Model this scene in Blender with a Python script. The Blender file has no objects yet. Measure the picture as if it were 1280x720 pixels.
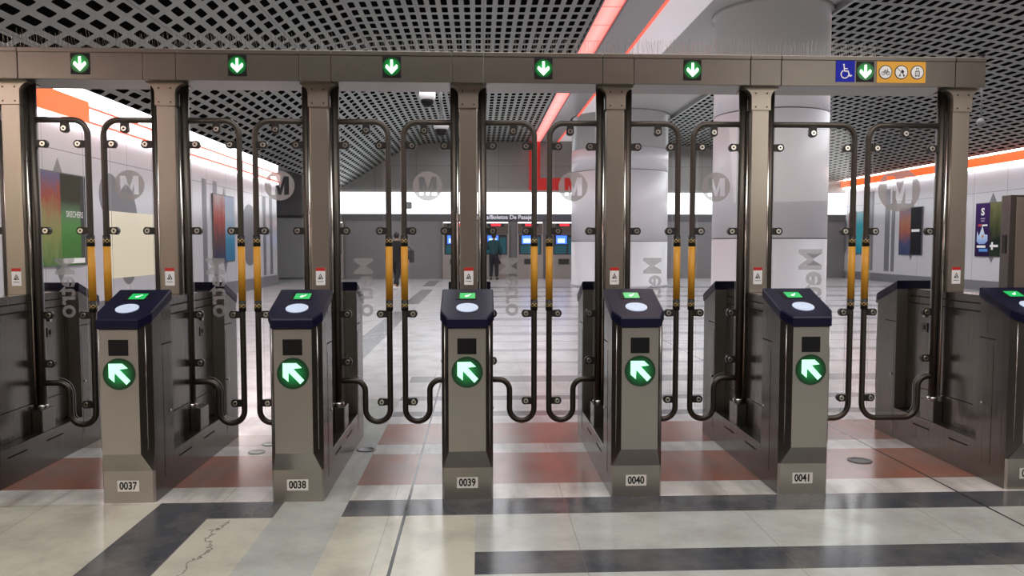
import bpy, bmesh, math, random
from mathutils import Vector, Matrix
random.seed(7)
C = bpy.context.scene.collection
PI = math.pi

# ------------------------------------------------------------------ helpers
class MB:
    """collects shapes in a bmesh and links them as ONE mesh object"""
    def __init__(s): s.bm = bmesh.new()
    def quad(s, pts, mi=0):
        f = s.bm.faces.new([s.bm.verts.new(p) for p in pts]); f.material_index = mi; return s
    def box(s, x0, x1, y0, y1, z0, z1, bev=0, mi=0):
        r = bmesh.ops.create_cube(s.bm, size=1)
        for v in r['verts']:
            v.co = Vector((x0+(v.co.x+.5)*(x1-x0), y0+(v.co.y+.5)*(y1-y0), z0+(v.co.z+.5)*(z1-z0)))
        fs = {f for v in r['verts'] for f in v.link_faces}
        for f in fs: f.material_index = mi
        if bev:
            es = {e for v in r['verts'] for e in v.link_edges}
            bmesh.ops.bevel(s.bm, geom=list(es), offset=bev, segments=2, affect='EDGES', profile=.6)
        return s
    def rings(s, rings, cap0=True, cap1=True, mi=0, smooth=False, closed=True):
        R = [[s.bm.verts.new(p) for p in r] for r in rings]
        n = len(R[0])
        for a, b in zip(R, R[1:]):
            for i in range(n if closed else n-1):
                j = (i+1) % n
                f = s.bm.faces.new((a[i], a[j], b[j], b[i])); f.material_index = mi; f.smooth = smooth
        if cap0: f = s.bm.faces.new(R[0][::-1]); f.material_index = mi
        if cap1: f = s.bm.faces.new(R[-1]); f.material_index = mi
        return s
    def cyl(s, a, b, r, n=20, r2=None, mi=0, smooth=True):
        a, b = Vector(a), Vector(b); d = (b-a).normalized()
        u = d.orthogonal().normalized(); w = d.cross(u)
        if r2 is None: r2 = r
        ring = lambda c, q: [c+(u*math.cos(2*PI*i/n)+w*math.sin(2*PI*i/n))*q for i in range(n)]
        return s.rings([ring(a, r), ring(b, r2)], mi=mi, smooth=smooth)
    def lathe(s, prof, n=32, c=(0, 0), smooth=True):
        return s.rings([[(c[0]+r*math.cos(2*PI*i/n), c[1]+r*math.sin(2*PI*i/n), z) for i in range(n)] for r, z in prof], smooth=smooth)
    def tube_xz(s, path, r, y=0, n=12):
        """sweep a circle along a path of (x, z) points"""
        rs = []
        for i, p in enumerate(path):
            a = path[max(i-1, 0)]; b = path[min(i+1, len(path)-1)]
            t = Vector((b[0]-a[0], b[1]-a[1])).normalized(); nx, nz = -t.y, t.x
            rs.append([(p[0]+nx*r*math.cos(2*PI*k/n), y+r*math.sin(2*PI*k/n), p[1]+nz*r*math.cos(2*PI*k/n)) for k in range(n)])
        return s.rings(rs, smooth=True)
    def plate(s, poly, y0, y1, mi=0, rim=None):
        """extrude a polygon of (x, z) points along y"""
        A = [s.bm.verts.new((p[0], y0, p[1])) for p in poly]; B = [s.bm.verts.new((p[0], y1, p[1])) for p in poly]
        s.bm.faces.new(A).material_index = mi; s.bm.faces.new(B[::-1]).material_index = mi
        for i in range(len(poly)):
            j = (i+1) % len(poly)
            s.bm.faces.new((A[j], A[i], B[i], B[j])).material_index = mi if rim is None else rim
        return s
    def flat(s, poly, y, mi=0):
        s.bm.faces.new([s.bm.verts.new((p[0], y, p[1])) for p in poly]).material_index = mi; return s
    def stroke(s, pts, w, y, closed=False):
        """flat line of width w through (x, z) points"""
        P = list(pts) + ([pts[0]] if closed else [])
        for k, (a, b) in enumerate(zip(P, P[1:])):
            a, b = Vector(a), Vector(b); y -= .00003; L = (b-a).length; t = (b-a).normalized()*w/2; n = Vector((-t.y, t.x)); e = min(.6, .3*L/(w/2)); a, b = a-t*e, b+t*e
            s.flat([a+n, a-n, b-n, b+n], y)
        return s
    def xf(s, M): bmesh.ops.transform(s.bm, matrix=M, verts=s.bm.verts); return s
    def build(s, name, mat, parent=None, loc=None):
        bmesh.ops.recalc_face_normals(s.bm, faces=s.bm.faces)
        me = bpy.data.meshes.new(name); s.bm.to_mesh(me); s.bm.free()
        return link(name, me, mat, parent, loc)

def link(name, me, mat, parent=None, loc=None):
    for m in (mat if isinstance(mat, (list, tuple)) else [mat]): me.materials.append(m)
    o = bpy.data.objects.new(name, me); C.objects.link(o)
    if parent: o.parent = parent
    if loc: o.location = loc
    return o
def tag(o, label=None, cat=None, group=None, kind=None):
    for k, v in (('label', label), ('category', cat), ('group', group), ('kind', kind)):
        if v: o[k] = v
    return o
def thing(name, label, cat, loc=(0, 0, 0), group=None):
    o = bpy.data.objects.new(name, None); C.objects.link(o); o.location = loc; o.empty_display_size = .1
    return tag(o, label, cat, group)
def struct(o): o['kind'] = 'structure'; return o
def copy_tree(o, parent=None):
    c = o.copy(); C.objects.link(c)
    if parent: c.parent = parent
    for ch in list(o.children): copy_tree(ch, c)
    return c
def circle(cx, cz, r, n=32, a0=0, a1=2*PI):
    full = abs(a1-a0-2*PI) < 1e-6; m = n if full else n+1
    return [(cx+r*math.cos(a0+(a1-a0)*i/n), cz+r*math.sin(a0+(a1-a0)*i/n)) for i in range(m)]
def arc(cx, cz, r, d0, d1, n=8):
    return [(cx+r*math.cos(math.radians(d0+(d1-d0)*i/n)), cz+r*math.sin(math.radians(d0+(d1-d0)*i/n))) for i in range(n+1)]
_tc = {}
def text_mesh(body, size, M, bold=0.0, sx=1.0, align='CENTER', sp=1.0):
    """flat lettering as a mesh; M places it (text lies in local x-y, facing +z)"""
    cu = bpy.data.curves.new('lettering', 'FONT'); cu.body = body; cu.size = size; cu.offset = bold*size; cu.space_character = sp
    cu.align_x = align; cu.align_y = 'CENTER'; cu.resolution_u = 3
    o = bpy.data.objects.new('lettering', cu); C.objects.link(o)
    bpy.context.view_layer.update()
    me = bpy.data.meshes.new_from_object(o.evaluated_get(bpy.context.evaluated_depsgraph_get()))
    bpy.data.objects.remove(o); bpy.data.curves.remove(cu)
    me.transform(M @ Matrix.Diagonal((sx, 1, 1, 1))); me.materials.clear()
    return me
FRONT = Matrix.Rotation(PI/2, 4, 'X')                       # text plane -> x-z plane facing -y
def at(x, y, z): return Matrix.Translation((x, y, z))

# ------------------------------------------------------------------ materials
def mat(name, col=(.5, .5, .5), rough=.5, metal=0.0, emit=None, es=0, spec=.5, coat=0):
    m = bpy.data.materials.new(name); m.use_nodes = True
    b = m.node_tree.nodes['Principled BSDF']
    b.inputs['Base Color'].default_value = (*col, 1); b.inputs['Roughness'].default_value = rough
    b.inputs['Metallic'].default_value = metal; b.inputs['Specular IOR Level'].default_value = spec
    b.inputs['Coat Weight'].default_value = coat
    if emit: b.inputs['Emission Color'].default_value = (*emit, 1); b.inputs['Emission Strength'].default_value = es
    return m
class NT:
    """small node-tree writer"""
    def __init__(s, m): s.t = m.node_tree; s.b = s.t.nodes.get('Principled BSDF')
    def n(s, ty, **k):
        nd = s.t.nodes.new(ty)
        for a, v in k.items(): setattr(nd, a, v)
        return nd
    def set(s, inp, v):
        if isinstance(v, bpy.types.NodeSocket): s.t.links.new(v, inp)
        else: inp.default_value = v
    def m(s, op, a, b=0.0, c=0.0):
        nd = s.n('ShaderNodeMath', operation=op)
        s.set(nd.inputs[0], a); s.set(nd.inputs[1], b); s.set(nd.inputs[2], c); return nd.outputs[0]
    def mix(s, f, a, b):
        nd = s.n('ShaderNodeMix', data_type='RGBA'); s.set(nd.inputs[0], f)
        for i, v in ((6, a), (7, b)): s.set(nd.inputs[i], (*v, 1) if isinstance(v, tuple) and len(v) == 3 else v)
        return nd.outputs[2]
    def noise(s, vec, scale, detail=3, rough=.55):
        nd = s.n('ShaderNodeTexNoise'); nd.inputs['Scale'].default_value = scale; nd.inputs['Detail'].default_value = detail
        nd.inputs['Roughness'].default_value = rough; s.t.links.new(vec, nd.inputs['Vector']); return nd.outputs['Fac']
    def map(s, vec, sc):
        nd = s.n('ShaderNodeMapping'); nd.inputs['Scale'].default_value = sc; s.t.links.new(vec, nd.inputs['Vector']); return nd.outputs[0]
    def obj(s): return s.n('ShaderNodeTexCoord').outputs['Object']
    def xyz(s, v): nd = s.n('ShaderNodeSeparateXYZ'); s.t.links.new(v, nd.inputs[0]); return nd.outputs

def brushed(name, col, rough, metal=.9, sc=(6, 6, .5), dirt=.25):
    m = mat(name, col, rough, metal); t = NT(m); v = t.obj()
    g = t.noise(t.map(v, (sc[0]*25, sc[1]*25, sc[2])), 4, 2)
    c = t.noise(v, 2.2, 4)
    t.set(t.b.inputs['Roughness'], t.m('ADD', rough-.07, t.m('MULTIPLY', g, .14)))
    f = t.m('MULTIPLY', c, dirt*1.6)
    t.set(t.b.inputs['Base Color'], t.mix(f, col, tuple(x*.45 for x in col)))
    bp = t.n('ShaderNodeBump'); bp.inputs['Strength'].default_value = .03; t.set(bp.inputs['Height'], g); t.set(t.b.inputs['Normal'], bp.outputs[0])
    return m
M = {}
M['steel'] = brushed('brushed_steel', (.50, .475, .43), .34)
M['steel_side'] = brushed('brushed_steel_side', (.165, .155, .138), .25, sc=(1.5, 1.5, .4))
M['steel_dark'] = brushed('dark_steel', (.17, .155, .14), .3)
M['beam'] = brushed('beam_steel', (.21, .19, .165), .33, sc=(.5, 6, 6))
M['post'] = brushed('post_steel', (.44, .39, .33), .33)
M['tube'] = mat('tube_steel', (.085, .074, .064), .4, .8)
M['chrome'] = mat('chrome', (.55, .54, .52), .2, 1)
M['clamp'] = mat('clamp_metal', (.035, .032, .03), .42, .6)
M['bolt'] = mat('bolt_metal', (.62, .60, .54), .25, 1)
M['black'] = mat('black_plastic', (.005, .005, .006), .45, spec=.25)
M['hole'] = mat('dark_gap', (.004, .004, .004), .9)
M['cap'] = mat('navy_plastic', (.005, .005, .024), .38, spec=.22)
M['yellow'] = mat('yellow_rubber', (.60, .29, .02), .5)
M['white'] = mat('white_plastic', (.8, .8, .8), .4)
M['ink'] = mat('black_ink', (.012, .012, .012), .6)
M['plate'] = mat('number_plate', (.78, .77, .72), .5)
M['reader'] = mat('reader_face', (.5, .58, .72), .35, emit=(.55, .68, .9), es=.32)
M['screen'] = mat('green_screen', (.01, .2, .06), .2, emit=(.02, .55, .12), es=.75)
M['tick'] = mat('white_glyph', (1, 1, 1), .4, emit=(.8, 1, .9), es=1.0)
M['red'] = mat('red_paint', (.5, .02, .015), .4)
M['sign_red'] = mat('red_sign_panel', (.62, .025, .02), .35, emit=(.8, .03, .02), es=.08)
M['blue'] = mat('blue_plate', (.008, .014, .34), .5, emit=(.02, .03, .6), es=.03, spec=.2)
M['amber'] = mat('amber_plate', (.72, .36, .03), .45)
M['led'] = mat('led_arrow', (.6, 1, .8), .5, emit=(.36, 1.0, .56), es=1.0)
M['led_down'] = mat('led_down_arrow', (.8, 1, .85), .5, emit=(.72, 1.0, .8), es=1.6)
def glow_lens(name, col, k, r):
    m = mat(name, (.004, .02, .008), .25); t = NT(m); x = t.xyz(t.obj())
    d = t.m('SQRT', t.m('ADD', t.m('POWER', x[0], 2), t.m('POWER', x[2], 2)))
    f = t.m('MAXIMUM', t.m('SUBTRACT', 1.0, t.m('DIVIDE', d, r)), 0)
    t.set(t.b.inputs['Emission Color'], (*col, 1)); t.set(t.b.inputs['Emission Strength'], t.m('ADD', .008, t.m('MULTIPLY', t.m('POWER', f, 1.6), k)))
    return m
M['lens'] = glow_lens('green_lens', (.01, .55, .12), .62, .09)
M['halo'] = glow_lens('green_halo', (.01, .75, .12), .85, .07)

def glass(name, tint, refl=.9):
    m = bpy.data.materials.new(name); m.use_nodes = True; t = NT(m); t.t.nodes.remove(t.b)
    out = t.t.nodes['Material Output']
    tr = t.n('ShaderNodeBsdfTransparent'); tr.inputs[0].default_value = (*tint, 1)
    gl = t.n('ShaderNodeBsdfGlossy'); gl.inputs['Roughness'].default_value = .02; gl.inputs['Color'].default_value = (refl, refl, refl, 1)
    fr = t.n('ShaderNodeFresnel'); fr.inputs['IOR'].default_value = 1.33
    mx = t.n('ShaderNodeMixShader'); t.set(mx.inputs[0], fr.outputs[0]); t.set(mx.inputs[1], tr.outputs[0]); t.set(mx.inputs[2], gl.outputs[0])
    t.set(out.inputs[0], mx.outputs[0]); return m
def veil(name, col, a):
    m = bpy.data.materials.new(name); m.use_nodes = True; t = NT(m)
    t.b.inputs['Base Color'].default_value = (*col, 1); t.b.inputs['Roughness'].default_value = .6; t.b.inputs['Alpha'].default_value = a
    return m
M['glass'] = glass('clear_glass', (.965, .97, .97))
M['rim'] = veil('glass_rim', (.75, .78, .78), .45)
M['frost'] = veil('frosted_film', (.31, .285, .29), .8)
M['frost_text'] = veil('frosted_lettering', (.32, .31, .32), .62)

def band_mat():
    m = mat('patterned_band', (.01, .01, .01), .5); t = NT(m); x = t.xyz(t.obj())
    a = t.m('ARCTAN2', x[1], x[0]); u = t.m('MULTIPLY', a, .022)
    def fr(v, p): return t.m('ABSOLUTE', t.m('SUBTRACT', t.m('FRACT', t.m('DIVIDE', v, p)), .5))
    d = t.m('ADD', fr(u, .023), fr(x[2], .023))
    ring = t.m('LESS_THAN', t.m('ABSOLUTE', t.m('SUBTRACT', d, .5)), .1)
    mid = t.m('LESS_THAN', t.m('ABSOLUTE', x[2]), .0125)
    t.set(t.b.inputs['Base Color'], t.mix(t.m('MULTIPLY', ring, mid), (.008, .008, .008), (.55, .38, .12)))
    return m
M['band'] = band_mat()

def ceiling_mat():
    m = mat('perforated_ceiling', (.33, .33, .33), .42, .35); t = NT(m)
    uv = t.n('ShaderNodeUVMap').outputs[0]; x = t.xyz(uv)
    pu, pv, hu, hv, r = .2, .43, .055, .15, .03
    u = t.m('ABSOLUTE', t.m('MULTIPLY', t.m('SUBTRACT', t.m('FRACT', t.m('DIVIDE', x[0], pu)), .5), pu))
    v = t.m('ABSOLUTE', t.m('MULTIPLY', t.m('SUBTRACT', t.m('FRACT', t.m('DIVIDE', x[1], pv)), .5), pv))
    qu = t.m('MAXIMUM', t.m('SUBTRACT', u, hu-r), 0); qv = t.m('MAXIMUM', t.m('SUBTRACT', v, hv-r), 0)
    d = t.m('SQRT', t.m('ADD', t.m('MULTIPLY', qu, qu), t.m('MULTIPLY', qv, qv)))
    hole = t.m('LESS_THAN', d, r)
    seam = t.m('LESS_THAN', t.m('ABSOLUTE', t.m('SUBTRACT', t.m('FRACT', t.m('DIVIDE', x[0], 1.2)), .5)), .006)
    n = t.noise(uv, 1.1, 3)
    base = t.mix(n, (.165, .172, .158), (.285, .30, .275)); base = t.mix(seam, base, (.12, .12, .12))
    t.set(t.b.inputs['Base Color'], t.mix(hole, base, (.0035, .0035, .0035)))
    t.set(t.b.inputs['Specular IOR Level'], t.m('SUBTRACT', .5, t.m('MULTIPLY', hole, .5)))
    t.set(t.b.inputs['Metallic'], t.m('MULTIPLY', t.m('SUBTRACT', 1, hole), .35))
    return m
M['perf'] = ceiling_mat()

def wall_mat(name, col, rough, pw, ph, axis, gap=.008, spec=.5, dark=.45):
    m = mat(name, col, rough, spec=spec); t = NT(m); x = t.xyz(t.obj())
    def ln(v, p): return t.m('LESS_THAN', t.m('ABSOLUTE', t.m('SUBTRACT', t.m('FRACT', t.m('DIVIDE', v, p)), .5)), gap/p)
    l = t.m('MAXIMUM', ln(x[axis], pw), ln(x[2], ph))
    n = t.noise(t.obj(), .8, 3)
    t.set(t.b.inputs['Base Color'], t.mix(l, t.mix(n, col, tuple(c*.86 for c in col)), tuple(c*dark for c in col)))
    return m
M['wall_side'] = wall_mat('white_enamel_panels', (.70, .70, .73), .22, 1.5, 6, 1)
M['wall_far'] = wall_mat('grey_metal_panels', (.30, .295, .28), .3, 1.7, 3.1, 0)
M['cladding'] = wall_mat('steel_cladding', (.26, .26, .265), .25, 2.6, 9, 0)
M['plaster'] = mat('grey_plaster', (.50, .51, .50), .6)
M['soffit'] = mat('grey_soffit', (.36, .37, .37), .3)
M['white_gloss'] = mat('white_gloss_band_glow', (.82, .80, .82), .25, emit=(.9, .8, .84), es=.28)  # emission imitates light reflected from the red strip; the band is no lamp
M['col'] = wall_mat('white_column_cladding', (.84, .84, .875), .38, 90, 90, 0)
M['col_grey'] = mat('unlit_column_grey', (.50, .515, .50), .28)  # grey tone stands in for the unlit upper part of the white columns
M['dark_trim'] = mat('dark_grey_trim', (.12, .12, .125), .4)
M['mural'] = mat('grey_mural_paint', (.20, .20, .215), .35)
M['orange'] = mat('orange_light_fascia', (.9, .16, .03), .35, emit=(1, .10, .012), es=.95)
M['pinkish'] = mat('pale_light_fascia', (.9, .75, .72), .35, emit=(1, .72, .68), es=1.7)
M['redline'] = mat('red_light_edge', (.8, .08, .05), .4, emit=(1, .10, .05), es=1.1)
M['cove'] = mat('white_cove_light', (1, 1, 1), .5, emit=(1, .97, .96), es=9)
M['cove2'] = mat('white_wash_light', (1, 1, 1), .5, emit=(.97, .97, 1), es=8)
M['bandlight'] = wall_mat('lit_white_band', (.9, .92, .95), .5, 3.1, 90, 0, gap=.012)
b_ = M['bandlight'].node_tree.nodes['Principled BSDF']; b_.inputs['Emission Color'].default_value = (.93, .97, 1, 1); b_.inputs['Emission Strength'].default_value = 2.4
def strip_mat():
    m = mat('red_light_panel', (.9, .2, .15), .4, emit=(1, .16, .13), es=2); t = NT(m); x = t.xyz(t.obj())
    l = t.m('LESS_THAN', t.m('FRACT', t.m('DIVIDE', x[1], 1.15)), .05)
    e = t.m('ABSOLUTE', t.m('SUBTRACT', x[0], 2.39)); f = t.m('MULTIPLY', e, 4.2)
    t.set(t.b.inputs['Emission Color'], t.mix(f, (1, .27, .25), (1, .12, .10)))
    t.set(t.b.inputs['Emission Strength'], t.m('SUBTRACT', 1.75, t.m('MULTIPLY', l, 1.0)))
    return m
M['strip'] = strip_mat()

def floor_mat():
    m = mat('terrazzo_floor', (.6, .6, .55), .16); t = NT(m); v = t.obj(); x = t.xyz(v)
    X, Y = x[0], x[1]
    def rng(s, a, b): return t.m('MULTIPLY', t.m('GREATER_THAN', s, a), t.m('LESS_THAN', s, b))
    def rect(x0, x1, y0, y1): return t.m('MULTIPLY', rng(X, x0, x1), rng(Y, y0, y1))
    cream, bluish, dark, terra, pale = (.52, .52, .435), (.44, .475, .45), (.050, .057, .068), (.30, .108, .066), (.66, .645, .62)
    c = t.mix(t.m('GREATER_THAN', Y, 4.13), cream, pale)
    far = t.m('GREATER_THAN', Y, 5.91); c = t.mix(far, c, (.60, .595, .61))
    c = t.mix(t.m('MULTIPLY', t.m('GREATER_THAN', X, -.02), t.m('LESS_THAN', Y, 3.88)), c, bluish)
    c = t.mix(rect(-1.06, -.71, -9, 6.9), c, (.42, .46, .435))
    R = [(-.71, 30, 3.88, 4.13, dark), (-1.72, -1.06, 3.88, 4.13, dark), (-1.72, -1.39, -9, 3.89, dark), (-.02, 30, 3.16, 3.40, dark),
         (-.71, 30, 4.39, 5.05, terra), (-.71, 30, 5.29, 5.91, terra), (-30, -1.06, 4.39, 5.05, terra), (-30, -1.06, 5.29, 5.6, (.40, .33, .29)),
         (-.71, 30, 6.16, 6.34, (.13, .135, .15)), (-.71, 30, 6.8, 6.99, (.21, .21, .225)), (-.71, 30, 7.70, 8.05, (.22, .22, .235)),
         (-1.78, -1.42, 8, 16, (.24, .24, .25)), (-1.78, -1.42, 18, 23.7, (.2, .2, .2)), (-1.9, -1.5, 25.7, 29.5, (.2, .2, .2))]
    for k, (a, b) in enumerate([(8.9, 9.05), (9.9, 10.15), (10.9, 11.0), (11.7, 12.1), (13.0, 13.15), (14.0, 14.5), (15.4, 15.6), (16.8, 17.4), (18.6, 18.9), (20.2, 20.9), (22.4, 22.8), (24.4, 25.4)]):
        R.append((-.4, 30, a, b, (.30, .30, .325) if k % 2 else (.36, .36, .385)))
    for x0, x1, y0, y1, col in R: c = t.mix(rect(x0, x1, y0, y1), c, col)
    # wear and speckle
    n = t.noise(v, 2.6, 5, .65); c = t.mix(t.m('MULTIPLY', t.m('MAXIMUM', t.m('SUBTRACT', n, .42), 0), 1.7), c, (.20, .185, .165))
    sp = t.noise(v, 140, 2); c = t.mix(t.m('MULTIPLY', t.m('GREATER_THAN', sp, .62), .13), c, (.12, .12, .11))
    lane = t.noise(t.map(v, (5, .6, 1)), 1.3, 4); c = t.mix(t.m('MULTIPLY', t.m('MULTIPLY', rng(Y, 4.1, 6.2), t.m('MAXIMUM', t.m('SUBTRACT', lane, .47), 0)), 2.0), c, (.12, .095, .08))
    # black seams, fine joints and a crack
    seam = t.m('MAXIMUM', t.m('LESS_THAN', t.m('ABSOLUTE', t.m('ADD', X, .385)), .008), t.m('LESS_THAN', t.m('ABSOLUTE', t.m('SUBTRACT', X, 2.715)), .007))
    j = t.m('MULTIPLY', t.m('LESS_THAN', t.m('ABSOLUTE', t.m('SUBTRACT', t.m('FRACT', t.m('DIVIDE', X, .93)), .5)), .0022), .5)
    wob = t.m('ADD', t.m('MULTIPLY', t.noise(v, 3.5, 6, .7), .30), -1.42)
    crack = t.m('MULTIPLY', t.m('MULTIPLY', t.m('LESS_THAN', t.m('ABSOLUTE', t.m('SUBTRACT', X, wob)), .004), rng(Y, 2.4, 3.86)), .75)
    c = t.mix(seam, c, (.01, .01, .01)); c = t.mix(j, c, (.14, .13, .12)); c = t.mix(crack, c, (.05, .045, .04))
    t.set(t.b.inputs['Base Color'], c)
    t.set(t.b.inputs['Roughness'], t.m('ADD', .13, t.m('MULTIPLY', n, .16)))
    return m
M['floor'] = floor_mat()

# ------------------------------------------------------------------ the setting
def uvplane(name, prof, y0, y1, m):
    """ceiling skin following a profile of (x, z) points, with metre uv"""
    bm = bmesh.new(); uvl = bm.loops.layers.uv.new('UVMap'); s = prof[0][0]
    for (xa, za), (xb, zb) in zip(prof, prof[1:]):
        L = math.hypot(xb-xa, zb-za)
        f = bm.faces.new([bm.verts.new(p) for p in ((xa, y0, za), (xa, y1, za), (xb, y1, zb), (xb, y0, zb))])
        for lp, uv in zip(f.loops, ((s, y0), (s, y1), (s+L, y1), (s+L, y0))): lp[uvl].uv = uv
        s += L
    me = bpy.data.meshes.new(name); bm.to_mesh(me); bm.free()
    return struct(link(name, me, m))
YB, YF = -9.0, 31.66
XL, XR = -7.07, 15.5
struct(MB().box(-12, 17, YB-.2, YF+.3, -.15, 0).build('floor', M['floor']))
struct(MB().box(XL-.3, XL, YB, 27.1, 0, 4.4).build('wall_left', M['wall_side']))
struct(MB().box(-12, XL-.3, 26.8, 27.1, 0, 4.4).build('wall_recess', M['wall_side']))
struct(MB().box(-12.2, -12, 26.8, YF+.3, 0, 4.4).build('wall_recess_end', M['wall_far']))
struct(MB().box(XR, XR+.3, YB, YF, 0, 4.6).build('wall_right', M['wall_side']))
struct(MB().box(-12.2, 17, YB-.2, YB, 0, 6.2).build('wall_back', M['wall_far']))
struct(MB().box(-12, 17, YF, YF+.3, 0, 6.2).build('wall_far', M['wall_far']))
# lit white band, dark fascia and steel cladding on the far wall
struct(MB().box(-12, XR, YF-.06, YF, 2.68, 3.56).build('trim_1', M['bandlight']))
struct(MB().box(-12, XR, YF-.10, YF, 2.38, 2.66).build('trim_2', M['dark_trim']))
struct(MB().box(-12, XR, YF-.07, YF, 0, 2.38).build('trim_3', M['cladding']))
# ceilings
LP = [(-5.75, 3.68), (-4.85, 4.2), (-4.1, 4.68), (-3.6, 5.02), (-3.0, 5.34), (-2.2, 5.55), (-1.2, 5.61), (2.19, 5.66)]
uvplane('ceiling', LP, YB, YF, M['perf'])
RP = [(6.55, 5.68), (9.2, 5.48), (11.0, 5.2), (13.0, 4.72), (15.15, 4.1)]
uvplane('ceiling_right', RP, YB, YF, M['perf'])
struct(MB().box(2.58, 6.9, YB, YF, 5.75, 5.85).build('ceiling_middle', M['plaster']))
struct(MB().box(2.60, 3.28, YB, YF, 5.66, 5.75).build('trim_4', M['soffit']))
struct(MB().box(3.34, 4.12, YB, YF, 5.68, 5.75).build('trim_5', M['white_gloss']))
struct(MB().box(3.28, 3.34, YB, YF, 5.65, 5.74).build('trim_6', M['redline']))
struct(MB().box(6.50, 6.56, YB, YF, 5.62, 5.76).build('trim_7', M['soffit']))
struct(MB().box(2.20, 2.58, YB, YF, 5.67, 5.72).build('trim_8', M['strip']))
struct(MB().box(2.17, 2.20, YB, YF, 5.62, 5.72).box(2.58, 2.605, YB, YF, 5.62, 5.72).build('trim_9', M['dark_trim']))
# roof slab that closes the building above the suspended ceilings
struct(MB().box(-12.2, 17, YB-.2, YF+.3, 6.2, 6.3).build('ceiling_slab', M['plaster']))
# left cove: lit channel behind the ceiling edge, orange fascia, wall-wash lamp
struct(MB().box(-7.05, -7.0, YB, 27.1, 3.92, 4.32).build('trim_10', M['cove']))
struct(MB().box(-12.2, -5.75, YB, YF, 4.34, 4.40).box(-5.78, -5.75, YB, YF, 3.68, 4.36).build('trim_11', M['plaster']))
struct(MB().box(-7.07, -6.86, YB, 13.9, 3.55, 3.92, .01).build('trim_12', M['orange']))
struct(MB().box(-7.07, -6.92, 13.9, 27.1, 3.58, 3.82).build('trim_13', M['pinkish']))
struct(MB().box(-7.0, -6.88, 13.9, 27.1, 3.55, 3.585).box(-7.0, -6.88, 13.9, 27.1, 3.82, 3.85).build('trim_14', M['redline']))
struct(MB().box(-7.06, -6.98, YB, 27.1, 3.50, 3.545).build('trim_15', M['cove2']))
# right cove
struct(MB().box(15.30, 15.5, YB, YF, 3.80, 4.07, .01).build('trim_16', M['orange']))
struct(MB().box(15.40, 15.49, YB, YF, 3.74, 3.795).build('trim_17', M['cove2']))
struct(MB().box(15.42, 15.49, YB, YF, 4.10, 4.16).build('trim_18', M['cove']))
struct(MB().box(15.13, 17, YB, YF, 4.3, 4.4).box(15.13, 15.16, YB, YF, 4.1, 4.35).build('trim_19', M['plaster']))
# skirtings
struct(MB().box(XL, XL+.03, YB, 27.1, 0, .35).build('baseboard_left', M['mural']))
struct(MB().box(XR-.03, XR, YB, YF, 0, .30).box(XR-.06, XR, YB, YF, 0, .08).build('baseboard_right', M['mural']))
# grey enamel mural shapes on the two long walls: diamonds, ovals and stripes
def yz_poly(pts, x, d): return MB().rings([[(x, y, z) for y, z in pts], [(x+d, y, z) for y, z in pts]])
def diamond(y, z0, z1, w): return [(y-w, (z0+z1)/2), (y, z1), (y+w, (z0+z1)/2), (y, z0)]
def oval(y, z, ry, rz): return [(y+ry*math.cos(2*PI*i/28), z+rz*math.sin(2*PI*i/28)) for i in range(28)]
def bar(y, w, z0, z1): return [(y, z0), (y+w, z0), (y+w, z1), (y, z1)]
k = 20
for side, pl in ((XL, [diamond(13.2, .74, 2.86, .62), oval(15.0, 2.35, .42, .42), oval(15.7, 1.6, .5, 1.0), bar(19.9, .3, .4, 3.1), bar(20.7, .3, .4, 3.1), diamond(21.6, .6, 3.0, .6),
                        oval(23.9, 1.7, .8, .95), bar(25.4, .3, .4, 3.0), bar(26.2, .3, .4, 3.0), bar(17.6, .3, .4, 3.0), bar(18.4, .3, .4, 3.0)]),
                 (XR, [diamond(22.35, .85, 2.96, .6), diamond(26.65, .85, 3.0, .6), bar(28.1, .32, .4, 3.5), bar(29.3, .32, .4, 3.5), bar(27.75, .2, .4, 3.4), oval(33.0-.9, 1.75, .8, 1.0), diamond(30.8, .8, 3.0, .6)])):
    for p in pl:
        struct(yz_poly(p, side, (.004+.0006*(k-20))*(1 if side < 0 else -1)).build('trim_%d' % k, M['mural'])); k += 1
cream = mat('cream_glare_panel', (.85, .78, .58), .3, emit=(1, .93, .68), es=.16)  # cream colour and faint glow stand in for glare reflected on the wall
struct(MB().box(XL, XL+.012, 14.75, 17.0, .75, 2.05).build('trim_%d' % k, cream)); k += 1  # added panel standing in for glare on the wall, no real trim
# recess beyond the left wall
struct(MB().box(-12, -6.6, 31.2, 31.56, 2.6, 4.3).build('trim_%d' % k, M['dark_trim'])); k += 1
struct(MB().box(-8.2, -6.3, 31.45, 31.58, .05, 2.5, .01).build('trim_%d' % k, M['soffit'])); k += 1
# red frame on the far wall where the light strip comes down
struct(MB().box(2.10, 2.56, YF-.05, YF, 3.66, 5.66).box(2.56, 3.86, YF-.05, YF, 3.66, 4.16).build('trim_%d' % k, M['sign_red'])); k += 1

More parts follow.
